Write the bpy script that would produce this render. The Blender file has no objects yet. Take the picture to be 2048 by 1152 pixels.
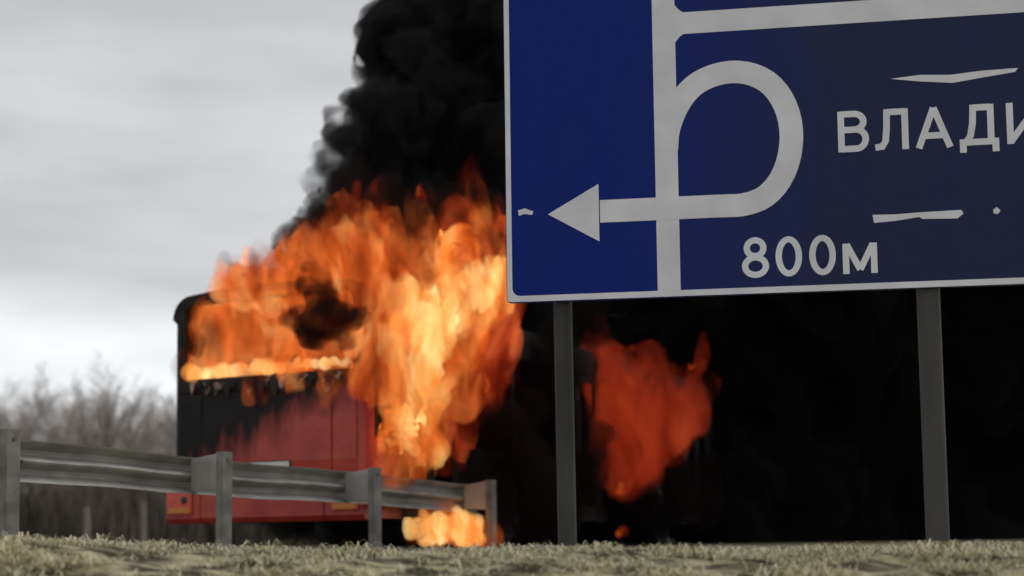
import bpy, math, random
import numpy as np
from mathutils import Vector, Matrix, noise as mnoise

random.seed(7)
rng = np.random.default_rng(7)
S = bpy.context.scene
C = S.collection
R = math.radians

# ------------------------------------------------------------------ camera
F = 2875.0                      # focal length in pixels of a 2048 wide frame
PITCH, ROLL, PPY = R(4.5), 0.013, 859.0
fw = Vector((0, math.cos(PITCH), math.sin(PITCH)))
r0 = Vector((1, 0, 0)); u0 = Vector((0, -math.sin(PITCH), math.cos(PITCH)))
rt = r0 * math.cos(ROLL) - u0 * math.sin(ROLL)
up = r0 * math.sin(ROLL) + u0 * math.cos(ROLL)
cd = bpy.data.cameras.new('camera'); cam = bpy.data.objects.new('camera', cd); C.objects.link(cam)
m = Matrix.Identity(4)
for i in range(3):
    m[i][0], m[i][1], m[i][2] = rt[i], up[i], -fw[i]
cam.matrix_world = m
cd.sensor_width = 36; cd.lens = F / 2048 * 36
cd.shift_y = (PPY - 576) / 2048
cd.clip_start = 0.05; cd.clip_end = 3000
cd.dof.use_dof = True; cd.dof.focus_distance = 9.8; cd.dof.aperture_fstop = .95
S.camera = cam

def at(px, py, Y):
    """world point at depth Y seen at photo pixel (px, py)"""
    d = fw + rt * ((px - 1024) / F) + up * (-(py - PPY) / F)
    return d * (Y / d.y)

# ------------------------------------------------------------------ world, sun, exposure
W = bpy.data.worlds.new('World'); S.world = W; W.use_nodes = True
nt = W.node_tree; N = nt.nodes; L = nt.links
N.clear()
out = N.new('ShaderNodeOutputWorld'); bg = N.new('ShaderNodeBackground'); bg.inputs['Strength'].default_value = 0.1
sky = N.new('ShaderNodeTexSky'); sky.sky_type = 'NISHITA'; sky.sun_disc = False
SUN_EL, SUN_AZ = R(48), R(48)       # azimuth clockwise from +Y: ahead to the right, veiled by cloud and smoke
sky.sun_elevation = SUN_EL; sky.sun_rotation = SUN_AZ
tc = N.new('ShaderNodeTexCoord'); sep = N.new('ShaderNodeSeparateXYZ')
L.new(tc.outputs['Generated'], sep.inputs[0])
mp = N.new('ShaderNodeMapping'); mp.inputs['Scale'].default_value = (2.2, 2.2, 9)
L.new(tc.outputs['Generated'], mp.inputs[0])
nz = N.new('ShaderNodeTexNoise'); nz.inputs['Scale'].default_value = 1.1; nz.inputs['Detail'].default_value = 5
nz.inputs['Roughness'].default_value = .5; L.new(mp.outputs[0], nz.inputs['Vector'])
nsub = N.new('ShaderNodeMath'); nsub.operation = 'MULTIPLY_ADD'; nsub.inputs[1].default_value = .06; nsub.inputs[2].default_value = -.03
L.new(nz.outputs['Fac'], nsub.inputs[0])
el = N.new('ShaderNodeMath'); el.operation = 'ADD'; L.new(sep.outputs['Z'], el.inputs[0]); L.new(nsub.outputs[0], el.inputs[1])
rmp = N.new('ShaderNodeValToRGB'); cr = rmp.color_ramp
cr.elements[0].position = 0.0; cr.elements[0].color = (.92, .94, .96, 1)
cr.elements[1].position = 1.0; cr.elements[1].color = (.62, .62, .63, 1)
for p, c in ((.145, (.86, .88, .90)), (.18, (.60, .60, .605)), (.235, (.60, .60, .605)), (.285, (.64, .64, .645)), (.37, (.49, .49, .495)), (.55, (.58, .58, .59))):
    e = cr.elements.new(p); e.color = (*c, 1)
L.new(el.outputs[0], rmp.inputs[0])
nz2 = N.new('ShaderNodeTexNoise'); nz2.inputs['Scale'].default_value = 2.6; nz2.inputs['Detail'].default_value = 6
L.new(mp.outputs[0], nz2.inputs['Vector'])
mr = N.new('ShaderNodeMapRange'); mr.inputs[1].default_value = .25; mr.inputs[2].default_value = .75; mr.inputs[3].default_value = 8.8; mr.inputs[4].default_value = 11.9
L.new(nz2.outputs['Fac'], mr.inputs[0])
vm = N.new('ShaderNodeVectorMath'); vm.operation = 'SCALE'; L.new(rmp.outputs[0], vm.inputs[0]); L.new(mr.outputs[0], vm.inputs['Scale'])
mx = N.new('ShaderNodeMix'); mx.data_type = 'RGBA'; mx.inputs[0].default_value = .93
L.new(sky.outputs[0], mx.inputs[6]); L.new(vm.outputs[0], mx.inputs[7])
L.new(mx.outputs[2], bg.inputs['Color']); L.new(bg.outputs[0], out.inputs[0])

sd = bpy.data.lights.new('sun', 'SUN'); sd.energy = 1.5; sd.angle = R(20); sd.color = (1, .97, .92)
sun = bpy.data.objects.new('sun', sd); C.objects.link(sun)
sdir = Vector((math.sin(SUN_AZ) * math.cos(SUN_EL), math.cos(SUN_AZ) * math.cos(SUN_EL), math.sin(SUN_EL)))
sun.rotation_euler = sdir.to_track_quat('Z', 'Y').to_euler(); sun.location = sdir * 50

V = S.view_settings
V.view_transform = 'Standard'; V.look = 'None'; V.exposure = .05; V.gamma = 1; V.use_curve_mapping = False
S.render.engine = 'CYCLES'
cy = S.cycles
cy.use_denoising = True
try: cy.denoiser = 'OPENIMAGEDENOISE'
except Exception: pass
cy.max_bounces = 6; cy.diffuse_bounces = 3; cy.glossy_bounces = 3; cy.transmission_bounces = 4
cy.volume_bounces = 1; cy.transparent_max_bounces = 48
cy.volume_step_rate = 1.0; cy.volume_max_steps = 128
cy.use_adaptive_sampling = True; cy.adaptive_threshold = .03
cy.sample_clamp_indirect = 4

# ------------------------------------------------------------------ helpers
def tag(o, label=None, cat=None, group=None, kind=None):
    if label: o['label'] = label
    if cat: o['category'] = cat
    if group: o['group'] = group
    if kind: o['kind'] = kind
    return o

def empty(name, loc=(0, 0, 0), rz=0):
    o = bpy.data.objects.new(name, None); C.objects.link(o); o.location = loc; o.rotation_euler = (0, 0, rz)
    o.empty_display_size = .2
    return o

class MB:
    """collects verts and faces, builds ONE mesh object"""
    def __init__(s): s.v = []; s.f = []
    def add(s, vs, fs):
        b = len(s.v); s.v += [tuple(v) for v in vs]; s.f += [tuple(b + i for i in f) for f in fs]; return s
    def box(s, x0, x1, y0, y1, z0, z1):
        vs = [(x, y, z) for z in (z0, z1) for y in (y0, y1) for x in (x0, x1)]
        return s.add(vs, [(0, 2, 3, 1), (4, 5, 7, 6), (0, 1, 5, 4), (2, 6, 7, 3), (0, 4, 6, 2), (1, 3, 7, 5)])
    def prism(s, poly, axis, a, b):
        """polygon (2D, in the two axes that are not AXIS, in order) pushed from a to b"""
        n = len(poly)
        def P(p, t):
            return {0: (t, p[0], p[1]), 1: (p[0], t, p[1]), 2: (p[0], p[1], t)}[axis]
        vs = [P(p, a) for p in poly] + [P(p, b) for p in poly]
        fs = [tuple(range(n))[::-1], tuple(range(n, 2 * n))] + [(i, (i + 1) % n, n + (i + 1) % n, n + i) for i in range(n)]
        return s.add(vs, fs)
    def tube(s, pts, rad, n=8, caps=True):
        pts = [Vector(p) for p in pts]; k = len(pts)
        if not hasattr(rad, '__len__'): rad = [rad] * k
        b = len(s.v)
        for i, p in enumerate(pts):
            d = (pts[min(i + 1, k - 1)] - pts[max(i - 1, 0)]).normalized()
            a = d.orthogonal().normalized() if abs(d.z) > .9 else d.cross(Vector((0, 0, 1))).normalized()
            c = d.cross(a)
            for j in range(n):
                t = 2 * math.pi * j / n
                s.v.append(tuple(p + (a * math.cos(t) + c * math.sin(t)) * rad[i]))
        for i in range(k - 1):
            for j in range(n):
                s.f.append((b + i * n + j, b + i * n + (j + 1) % n, b + (i + 1) * n + (j + 1) % n, b + (i + 1) * n + j))
        if caps:
            s.f.append(tuple(b + j for j in range(n))[::-1]); s.f.append(tuple(b + (k - 1) * n + j for j in range(n)))
        return s
    def lathe(s, prof, axis='x', n=28, c=(0, 0, 0)):
        """profile [(along, radius)...] spun round the axis"""
        b = len(s.v); k = len(prof)
        for a, r in prof:
            for j in range(n):
                t = 2 * math.pi * j / n
                q = (a, r * math.cos(t), r * math.sin(t)) if axis == 'x' else ((r * math.cos(t), a, r * math.sin(t)) if axis == 'y' else (r * math.cos(t), r * math.sin(t), a))
                s.v.append((q[0] + c[0], q[1] + c[1], q[2] + c[2]))
        for i in range(k - 1):
            for j in range(n):
                s.f.append((b + i * n + j, b + i * n + (j + 1) % n, b + (i + 1) * n + (j + 1) % n, b + (i + 1) * n + j))
        s.f.append(tuple(b + j for j in range(n))); s.f.append(tuple(b + (k - 1) * n + j for j in range(n))[::-1])
        return s
    def mesh(s, name):
        me = bpy.data.meshes.new(name); me.from_pydata(s.v, [], s.f); me.update()
        import bmesh
        bm = bmesh.new(); bm.from_mesh(me); bmesh.ops.recalc_face_normals(bm, faces=bm.faces); bm.to_mesh(me); bm.free()
        return me
    def build(s, name, mat, parent=None, smooth=False, bevel=0):
        me = s.mesh(name)
        return link(name, me, mat, parent, smooth, bevel)

def link(name, me, mat, parent=None, smooth=False, bevel=0):
    o = bpy.data.objects.new(name, me); C.objects.link(o)
    if mat is not None and not me.materials: me.materials.append(mat)
    if parent is not None: o.parent = parent
    if smooth:
        me.shade_smooth()
        md = o.modifiers.new('es', 'EDGE_SPLIT'); md.split_angle = R(40)
    if bevel:
        md = o.modifiers.new('bv', 'BEVEL'); md.width = bevel; md.segments = 2; md.limit_method = 'ANGLE'; md.angle_limit = R(40)
    return o

def copy_tree(o, parent=None):
    c = o.copy(); C.objects.link(c); c.parent = parent
    for ch in [x for x in bpy.data.objects if x.parent == o]: copy_tree(ch, c)
    return c

# ------------------------------------------------------------------ materials
def new_mat(name):
    mt = bpy.data.materials.new(name); mt.use_nodes = True
    t = mt.node_tree; t.nodes.clear()
    o = t.nodes.new('ShaderNodeOutputMaterial')
    return mt, t.nodes, t.links, o

def surf(name, c1, c2=None, rough=.6, metal=0, scale=6, detail=5, bump=0, bscale=30, lo=.35, hi=.65, stretch=(1, 1, 1), spec=.4):
    mt, n, l, o = new_mat(name)
    b = n.new('ShaderNodeBsdfPrincipled'); l.new(b.outputs[0], o.inputs[0])
    b.inputs['Roughness'].default_value = rough; b.inputs['Metallic'].default_value = metal
    b.inputs['Specular IOR Level'].default_value = spec
    c = n.new('ShaderNodeTexCoord'); mp = n.new('ShaderNodeMapping'); mp.inputs['Scale'].default_value = stretch
    l.new(c.outputs['Object'], mp.inputs[0])
    z = n.new('ShaderNodeTexNoise'); z.inputs['Scale'].default_value = scale; z.inputs['Detail'].default_value = detail
    l.new(mp.outputs[0], z.inputs['Vector'])
    r = n.new('ShaderNodeValToRGB'); r.color_ramp.elements[0].position = lo; r.color_ramp.elements[1].position = hi
    r.color_ramp.elements[0].color = (*c1, 1); r.color_ramp.elements[1].color = (*(c2 or c1), 1)
    l.new(z.outputs['Fac'], r.inputs[0]); l.new(r.outputs[0], b.inputs['Base Color'])
    if bump:
        z2 = n.new('ShaderNodeTexNoise'); z2.inputs['Scale'].default_value = bscale; z2.inputs['Detail'].default_value = 4
        l.new(c.outputs['Object'], z2.inputs['Vector'])
        bp = n.new('ShaderNodeBump'); bp.inputs['Strength'].default_value = bump; bp.inputs['Distance'].default_value = .02
        l.new(z2.outputs['Fac'], bp.inputs['Height']); l.new(bp.outputs[0], b.inputs['Normal'])
    return mt

M = {}
M['ground'] = surf('soil', (.05, .045, .022), (.46, .42, .26), .95, scale=6, detail=7, lo=.42, hi=.6, bump=.9, bscale=18, stretch=(.7, 1.3, 1))
M['gravel'] = surf('gravel', (.17, .155, .13), (.33, .31, .27), .95, scale=40, bump=.8, bscale=60)
M['asphalt'] = surf('asphalt', (.04, .04, .042), (.07, .07, .07), .9, scale=30, bump=.3, bscale=120)
M['galv'] = surf('galvanised_steel', (.21, .203, .188), (.36, .35, .325), .6, .1, scale=3.2, lo=.3, hi=.65, bump=.08, bscale=40)
M['galv_post'] = surf('galvanised_post', (.13, .125, .112), (.26, .25, .23), .65, .15, scale=5)
M['pole'] = surf('sign_pole_steel', (.034, .033, .031), (.068, .066, .063), .8, .05, scale=3, stretch=(1, 1, .3))
M['bark'] = surf('bark', (.09, .078, .068), (.19, .17, .155), .9, scale=3)
M['twig'] = surf('twig', (.28, .24, .215), (.42, .37, .335), .9, scale=1)
M['brush'] = surf('brush', (.11, .092, .072), (.23, .195, .16), .9, scale=.6)
M['rubber'] = surf('tyre_rubber', (.015, .015, .015), (.035, .033, .03), .85, scale=9)
M['rim'] = surf('wheel_rim', (.09, .085, .08), (.2, .19, .18), .5, .5, scale=9)
M['char'] = surf('charred_metal', (.006, .005, .005), (.028, .024, .021), .85, scale=5, bump=.5, bscale=18)
M['ash'] = surf('ash', (.03, .022, .018), (.42, .30, .25), .9, scale=9, lo=.45, hi=.62)
M['seat'] = surf('burnt_seat', (.02, .014, .01), (.07, .045, .03), .9, scale=6)
M['plate'] = surf('plate_white', (.55, .53, .5), (.7, .68, .64), .5)
M['plate_rim'] = surf('plate_rim', (.03, .03, .03), None, .5)
M['lens'] = surf('lamp_lens_red', (.55, .06, .03), (.68, .10, .05), .3, scale=8)
M['lens_amber'] = surf('lamp_lens_amber', (.6, .2, .02), None, .25)
M['chrome'] = surf('trim_grey', (.25, .25, .25), (.4, .4, .4), .4, .5)
M['wood'] = surf('grey_wood', (.16, .15, .13), (.3, .28, .25), .9, scale=5, stretch=(1, 1, .2))

def glass_mat():
    mt, n, l, o = new_mat('sooty_glass')
    b = n.new('ShaderNodeBsdfPrincipled'); l.new(b.outputs[0], o.inputs[0])
    b.inputs['Base Color'].default_value = (.02, .018, .016, 1); b.inputs['Roughness'].default_value = .7; b.inputs['Specular IOR Level'].default_value = .15
    b.inputs['Transmission Weight'].default_value = .08
    return mt
M['glass'] = glass_mat()

def red_paint():
    """red coach paint; soot climbs from the burnt window and the left edge (a stain with its own shape, in bus coordinates)"""
    mt, n, l, o = new_mat('red_paint_with_soot')
    b = n.new('ShaderNodeBsdfPrincipled'); l.new(b.outputs[0], o.inputs[0]); b.inputs['Roughness'].default_value = .45
    c = n.new('ShaderNodeTexCoord'); s = n.new('ShaderNodeSeparateXYZ'); l.new(c.outputs['Object'], s.inputs[0])
    z = n.new('ShaderNodeTexNoise'); z.inputs['Scale'].default_value = 1.6; z.inputs['Detail'].default_value = 6
    mpz = n.new('ShaderNodeMapping'); mpz.inputs['Scale'].default_value = (1.5, 1, .45); l.new(c.outputs['Object'], mpz.inputs[0]); l.new(mpz.outputs[0], z.inputs['Vector'])
    def M2(op, a, bb):
        q = n.new('ShaderNodeMath'); q.operation = op
        for i, x in enumerate((a, bb)):
            if isinstance(x, (int, float)): q.inputs[i].default_value = x
            else: l.new(x, q.inputs[i])
        return q.outputs[0]
    # soot amount: high above z=1.2, low toward the right rear corner, whole flank (y>0.25) burnt
    zz = M2('MULTIPLY', M2('SUBTRACT', s.outputs['Z'], .9), 2.3)
    xx = M2('MULTIPLY', M2('ADD', s.outputs['X'], .32), -1.0)
    yy = M2('MULTIPLY', M2('SUBTRACT', s.outputs['Y'], .3), 2.5)
    z.inputs['Scale'].default_value = 2.6; z.inputs['Roughness'].default_value = .68; z.inputs['Detail'].default_value = 9
    hot = M2('MULTIPLY', M2('SUBTRACT', z.outputs['Fac'], .5), 2.6)
    a = M2('ADD', M2('ADD', zz, xx), hot)
    low = M2('MULTIPLY', M2('SUBTRACT', s.outputs['Z'], .82), 6.0)     # bumper stays clean
    a = M2('MINIMUM', a, low)
    a = M2('MAXIMUM', a, M2('ADD', yy, hot))
    cl = n.new('ShaderNodeClamp'); l.new(a, cl.inputs[0])
    r = n.new('ShaderNodeMix'); r.data_type = 'RGBA'; l.new(cl.outputs[0], r.inputs[0])
    z3 = n.new('ShaderNodeTexNoise'); z3.inputs['Scale'].default_value = 3; z3.inputs['Detail'].default_value = 5; l.new(c.outputs['Object'], z3.inputs['Vector'])
    rr = n.new('ShaderNodeValToRGB'); rr.color_ramp.elements[0].position = .3; rr.color_ramp.elements[1].position = .7
    rr.color_ramp.elements[0].color = (.33, .018, .018, 1); rr.color_ramp.elements[1].color = (.52, .06, .032, 1)
    l.new(z3.outputs['Fac'], rr.inputs[0]); l.new(rr.outputs[0], r.inputs[6]); r.inputs[7].default_value = (.008, .006, .006, 1)
    l.new(r.outputs[2], b.inputs['Base Color'])
    mr = n.new('ShaderNodeMapRange'); mr.inputs[3].default_value = .38; mr.inputs[4].default_value = .9; l.new(cl.outputs[0], mr.inputs[0]); l.new(mr.outputs[0], b.inputs['Roughness'])
    return mt
M['red'] = red_paint()

def sign_blue():
    mt, n, l, o = new_mat('sign_blue_film')
    b = n.new('ShaderNodeBsdfPrincipled'); l.new(b.outputs[0], o.inputs[0]); b.inputs['Roughness'].default_value = .42
    b.inputs['Specular IOR Level'].default_value = .12
    c = n.new('ShaderNodeTexCoord'); mp = n.new('ShaderNodeMapping'); mp.inputs['Scale'].default_value = (1, 1, .35); l.new(c.outputs['Object'], mp.inputs[0])
    z = n.new('ShaderNodeTexNoise'); z.inputs['Scale'].default_value = 1.3; z.inputs['Detail'].default_value = 5; l.new(mp.outputs[0], z.inputs['Vector'])
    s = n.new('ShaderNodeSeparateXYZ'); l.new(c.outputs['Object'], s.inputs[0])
    # gloss reflection painted in as greyer navy toward the right, plus weathering noise
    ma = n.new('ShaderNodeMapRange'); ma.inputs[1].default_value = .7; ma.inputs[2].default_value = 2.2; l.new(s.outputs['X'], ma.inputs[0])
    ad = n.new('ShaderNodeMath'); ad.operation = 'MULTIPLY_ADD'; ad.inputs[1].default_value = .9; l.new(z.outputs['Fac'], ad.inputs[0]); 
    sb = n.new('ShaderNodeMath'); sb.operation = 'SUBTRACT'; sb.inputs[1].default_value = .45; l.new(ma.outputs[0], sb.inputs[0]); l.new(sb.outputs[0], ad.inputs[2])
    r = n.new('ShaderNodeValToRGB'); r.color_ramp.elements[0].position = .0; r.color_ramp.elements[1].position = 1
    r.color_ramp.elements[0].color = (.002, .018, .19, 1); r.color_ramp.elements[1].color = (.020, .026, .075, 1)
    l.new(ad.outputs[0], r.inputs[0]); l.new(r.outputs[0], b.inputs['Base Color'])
    return mt
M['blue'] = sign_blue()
M['white'] = surf('sign_white_film', (.64, .64, .68), (.76, .76, .80), .5, scale=3, detail=8, spec=.25)
M['alu'] = surf('sign_back_aluminium', (.28, .28, .28), (.36, .36, .36), .5, .5)

def flame_mat(name, stops, rad, dens=4.0, scale=2.6, soft=.12, es=1.0, rate=.5, stretch=.42):
    """burning, sooty gas: an optically thick emitting volume; its skin carries faint brighter sheets"""
    mt, n, l, o = new_mat(name)
    c = n.new('ShaderNodeTexCoord'); mp = n.new('ShaderNodeMapping'); mp.inputs['Scale'].default_value = (1, 1, stretch)
    l.new(c.outputs['Object'], mp.inputs[0])
    z = n.new('ShaderNodeTexNoise'); z.inputs['Scale'].default_value = scale; z.inputs['Detail'].default_value = 4.5
    z.inputs['Distortion'].default_value = 1.2; z.inputs['Roughness'].default_value = .58
    l.new(mp.outputs[0], z.inputs['Vector'])
    r = n.new('ShaderNodeValToRGB'); q = r.color_ramp
    q.elements[0].position, q.elements[0].color = stops[0][0], (*stops[0][1], 1)
    q.elements[1].position, q.elements[1].color = stops[-1][0], (*stops[-1][1], 1)
    for p, k in stops[1:-1]:
        e = q.elements.new(p); e.color = (*k, 1)
    l.new(z.outputs['Fac'], r.inputs[0])
    em = n.new('ShaderNodeEmission'); l.new(r.outputs[0], em.inputs['Color']); em.inputs['Strength'].default_value = es
    tr = n.new('ShaderNodeBsdfTransparent')
    mr = n.new('ShaderNodeMapRange'); mr.inputs[1].default_value = .45; mr.inputs[2].default_value = .7
    mr.inputs[3].default_value = 0; mr.inputs[4].default_value = soft
    l.new(z.outputs['Fac'], mr.inputs[0])
    mx = n.new('ShaderNodeMixShader'); l.new(mr.outputs[0], mx.inputs[0]); l.new(tr.outputs[0], mx.inputs[1]); l.new(em.outputs[0], mx.inputs[2])
    l.new(mx.outputs[0], o.inputs['Surface'])
    pv = n.new('ShaderNodeVolumePrincipled'); pv.inputs['Density'].default_value = dens
    pv.inputs['Color'].default_value = (.02, .01, .008, 1)
    l.new(r.outputs[0], pv.inputs['Emission Color']); pv.inputs['Emission Strength'].default_value = dens * rad
    l.new(pv.outputs[0], o.inputs['Volume'])
    mt.cycles.volume_step_rate = rate
    return mt
M['fire_core'] = flame_mat('fire_core', ((.36, (1, .24, .03)), (.5, (1, .46, .11)), (.62, (1, .74, .32))), 1.75, 3.4, 3.4, .05, 3)
M['fire_hot'] = flame_mat('fire_hot', ((.37, (.08, .007, .001)), (.45, (.62, .07, .007)), (.53, (1, .25, .035)), (.63, (1, .58, .18))), 1.35, 4, 2.4, .08, 1.5)
M['fire'] = flame_mat('fire_orange', ((.39, (.012, .002, .001)), (.47, (.34, .03, .004)), (.54, (.88, .16, .02)), (.64, (1, .45, .14))), 1.2, 3.2, 2.3, .05, 1.1)
M['fire_red'] = flame_mat('fire_red', ((.38, (.01, .001, .001)), (.47, (.16, .010, .002)), (.56, (.5, .05, .010)), (.66, (.9, .17, .05))), .95, 2.6, 2.2, .08, .7)
def edge_mat(name, stops, dens, scale, rate=.5):
    mt = flame_mat(name, stops, 1.0, dens, scale, 0, 0, rate)
    t = mt.node_tree; o = [x for x in t.nodes if x.type == 'OUTPUT_MATERIAL'][0]
    for k in list(o.inputs['Surface'].links): t.links.remove(k)
    return mt
M['edge_orange'] = edge_mat('thin_flame', ((.40, (.02, .003, .001)), (.50, (.5, .06, .008)), (.64, (1, .30, .06))), 1.6, 3.0)
M['edge_yellow'] = edge_mat('thin_yellow_flame', ((.38, (.6, .09, .01)), (.50, (1, .30, .05)), (.64, (1, .55, .16))), 2.2, 3.4)
M['edge_red'] = edge_mat('thin_red_flame', ((.40, (.008, .001, .001)), (.52, (.16, .011, .003)), (.66, (.45, .045, .012))), 1.0, 2.0)
M['fire_dull'] = flame_mat('fire_dull', ((.36, (.02, .001, .001)), (.46, (.22, .014, .004)), (.54, (.42, .036, .009)), (.66, (.62, .085, .025))), 1.1, .9, 1.5, .02, .5)

def smoke_mat(name, dens, col, scale=0, rate=1.0, lo=.4):
    mt, n, l, o = new_mat(name)
    pv = n.new('ShaderNodeVolumePrincipled'); pv.inputs['Density'].default_value = dens
    pv.inputs['Color'].default_value = (*col, 1)
    if scale:
        c = n.new('ShaderNodeTexCoord'); z = n.new('ShaderNodeTexNoise'); z.inputs['Scale'].default_value = scale; z.inputs['Detail'].default_value = 4
        z.inputs['Distortion'].default_value = .6
        l.new(c.outputs['Object'], z.inputs['Vector'])
        mr = n.new('ShaderNodeMapRange'); mr.inputs[1].default_value = .38; mr.inputs[2].default_value = .62; mr.inputs[3].default_value = dens * lo; mr.inputs[4].default_value = dens * 2
        l.new(z.outputs['Fac'], mr.inputs[0]); l.new(mr.outputs[0], pv.inputs['Density'])
        mt.cycles.volume_step_rate = rate
    l.new(pv.outputs[0], o.inputs['Volume'])
    return mt
M['smoke'] = smoke_mat('black_smoke', 5.0, (.05, .05, .052), 2.6, .12)
M['smoke_far'] = smoke_mat('black_smoke_bank', 3.0, (.03, .03, .03))
M['wisp'] = smoke_mat('smoke_wisps', 2.0, (.05, .05, .051), 3.2, .1, 0)
M['veil'] = smoke_mat('brown_smoke_veil', 2.2, (.03, .022, .018), 3.0, .5)
M['smoke_core'] = surf('dense_soot', (.0015, .0014, .0013), (.007, .0065, .006), 1, scale=.7, spec=0)
M['puff'] = smoke_mat('sooty_puff', 3.0, (.03, .02, .02))
M['puff_dense'] = smoke_mat('sooty_puff_dense', 6.0, (.03, .02, .02), 4.0, .4)

# ------------------------------------------------------------------ ground
ZR = -.05
def ground_z(x, y):
    plat = -.045 - .062 * np.tanh((x + 1.8) / 1.5)
    hum = .018 * np.sin(x * 5.3 + y * 3.1) * np.sin(y * 7.7 - x * 2.2) + .014 * np.sin(x * 13.1 - y * 9.3 + 1.3) + .016 * np.sin(x * 2.1 + 1)
    plat = plat + .022 + hum * np.clip((9.6 - y) / 1.2, 0, 1)
    k = np.clip((y - 11.5) / 2.5, 0, 1); k = k * k * (3 - 2 * k)
    left = np.clip((-3.2 - x) / 4, 0, 1)
    plat = plat * (1 - k) + (ZR - .02) * k
    t = np.clip((y - 1.6) / 5.9, 0, 1); t = t * t * (3 - 2 * t)
    low = -1.45
    z = low + (plat - low) * t
    return z

def sheet(name, xs, ys, zf, mat, jitter=0):
    X, Y = np.meshgrid(xs, ys); Z = zf(X, Y)
    if jitter: Z = Z + rng.normal(0, jitter, Z.shape)
    v = np.stack([X, Y, Z], -1).reshape(-1, 3); nx, ny = len(xs), len(ys)
    f = [(j * nx + i, j * nx + i + 1, (j + 1) * nx + i + 1, (j + 1) * nx + i) for j in range(ny - 1) for i in range(nx - 1)]
    me = bpy.data.meshes.new(name); me.from_pydata(v.tolist(), [], f); me.shade_smooth()
    return link(name, me, mat)

xs = np.concatenate([[-1500, -400, -120, -50, -25], np.linspace(-12, 12, 300), [25, 50, 120, 400, 1500]])
ys = np.concatenate([[-400, -60, -15, -4], np.concatenate([np.linspace(0, 4.5, 12), np.linspace(4.6, 10, 90), np.linspace(10.3, 15, 14)]), [18, 24, 35, 60, 120, 300, 800, 2500]])
tag(sheet('ground', xs, ys, ground_z, M['ground']), kind='structure')
TH = R(25.5)                                            # heading of the upper road, to the right of the view
hx, hy = math.sin(TH), math.cos(TH)
BR = Vector(((735 - 1024) / F * 14.9, 14.9, ZR))        # bus right rear corner
def along(s, side): return (BR.x + hx * s + hy * side, BR.y + hy * s - hx * side)
mb = MB()
q = [along(-40, .75), along(120, .75), along(120, -7.5), along(-40, -7.5)]
# the road starts past the rail on its near side
mb.add([(a, b, ZR) for a, b in q], [(0, 1, 2, 3)])
tag(mb.build('road', M['asphalt']), kind='structure')

# ------------------------------------------------------------------ dry grass on the bank
def blades(name, pts, mat_count, lo, hi, wid, lean, mats, parent=None):
    n = len(pts)
    h = rng.uniform(lo, hi, n); a = rng.uniform(0, 2 * np.pi, n); ln = rng.uniform(.5, 1, n) * lean
    w = rng.uniform(.6, 1.3, n) * wid
    d = np.stack([np.cos(a), np.sin(a), np.zeros(n)], 1); sd = np.stack([-np.sin(a), np.cos(a), np.zeros(n)], 1)
    upv = np.array([0, 0, 1.])
    p0 = pts; p1 = pts + d * (h * ln * .45)[:, None] + upv * (h * .62 * np.sqrt(np.clip(1 - (ln * .5) ** 2, .1, 1)))[:, None]
    p2 = pts + d * (h * ln)[:, None] + upv * (h * np.clip(1 - ln * .75, .08, 1))[:, None]
    v = np.stack([p0 - sd * w[:, None], p0 + sd * w[:, None], p1 + sd * w[:, None] * .8, p1 - sd * w[:, None] * .8, p2], 1).reshape(-1, 3)
    base = np.arange(n) * 5
    faces = []
    for b in base.tolist():
        faces.append((b, b + 1, b + 2, b + 3)); faces.append((b + 3, b + 2, b + 4))
    me = bpy.data.meshes.new(name); me.from_pydata(v.tolist(), [], faces)
    for mt in mats: me.materials.append(mt)
    idx = np.repeat(rng.choice(len(mats), n, p=mat_count), 2).astype(np.int32)
    me.polygons.foreach_set('material_index', idx)
    return link(name, me, None, parent)

GM = [surf('grass_straw', (.62, .57, .35), (.80, .75, .52), .8, scale=2),
      surf('grass_olive', (.22, .205, .07), (.40, .37, .16), .8, scale=2),
      surf('grass_grey', (.48, .45, .31), (.66, .62, .47), .8, scale=2),
      surf('grass_dark', (.045, .042, .02), (.09, .08, .04), .8, scale=2)]
def scatter(n, x0, x1, y0, y1, clump=.5):
    x = rng.uniform(x0, x1, n * 2); y = rng.uniform(y0, y1, n * 2)
    f = np.array([mnoise.noise(Vector((a * 2.6, b * 2.6, 3))) for a, b in zip(x, y)])
    f = f + .8 * np.array([mnoise.noise(Vector((a * 7, b * 5, 9))) for a, b in zip(x, y)])
    keep = f > rng.uniform(-.45, .5, n * 2) * clump * 1.4
    x, y = x[keep][:n], y[keep][:n]
    return np.stack([x, y, ground_z(x, y) - .005], 1)
gpts = scatter(48000, -6.5, 6.5, 4.6, 9.3, .6)
g = blades('grass', gpts, [.34, .22, .36, .08], .02, .09, .0035, 2.0, GM)
tag(g, 'matted dry straw coloured grass covering the bank in front', 'grass', kind='stuff')
# bent tussocks
tc_ = scatter(300, -5.5, 5.5, 5.5, 8.2, .3)
tp = np.repeat(tc_, 90, axis=0) + np.concatenate([rng.normal(0, .07, (len(tc_) * 90, 2)), np.zeros((len(tc_) * 90, 1))], 1)
g2 = blades('grass_tussocks', tp, [.5, .14, .34, .02], .04, .15, .0035, 2.2, GM)
tag(g2, 'bent tussocks of pale dead grass along the top of the bank', 'grass', kind='stuff')

def shoulder():
    xs = np.linspace(-9, 9, 60); ys = np.linspace(7.9, 9.2, 6)
    def zf(X, Y): return ground_z(X, Y) + .022 - .02 * np.abs((Y - 8.55) / .65) ** 2
    return tag(sheet('shoulder', xs, ys, zf, M['gravel'], .004), kind='structure')
shoulder()

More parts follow.
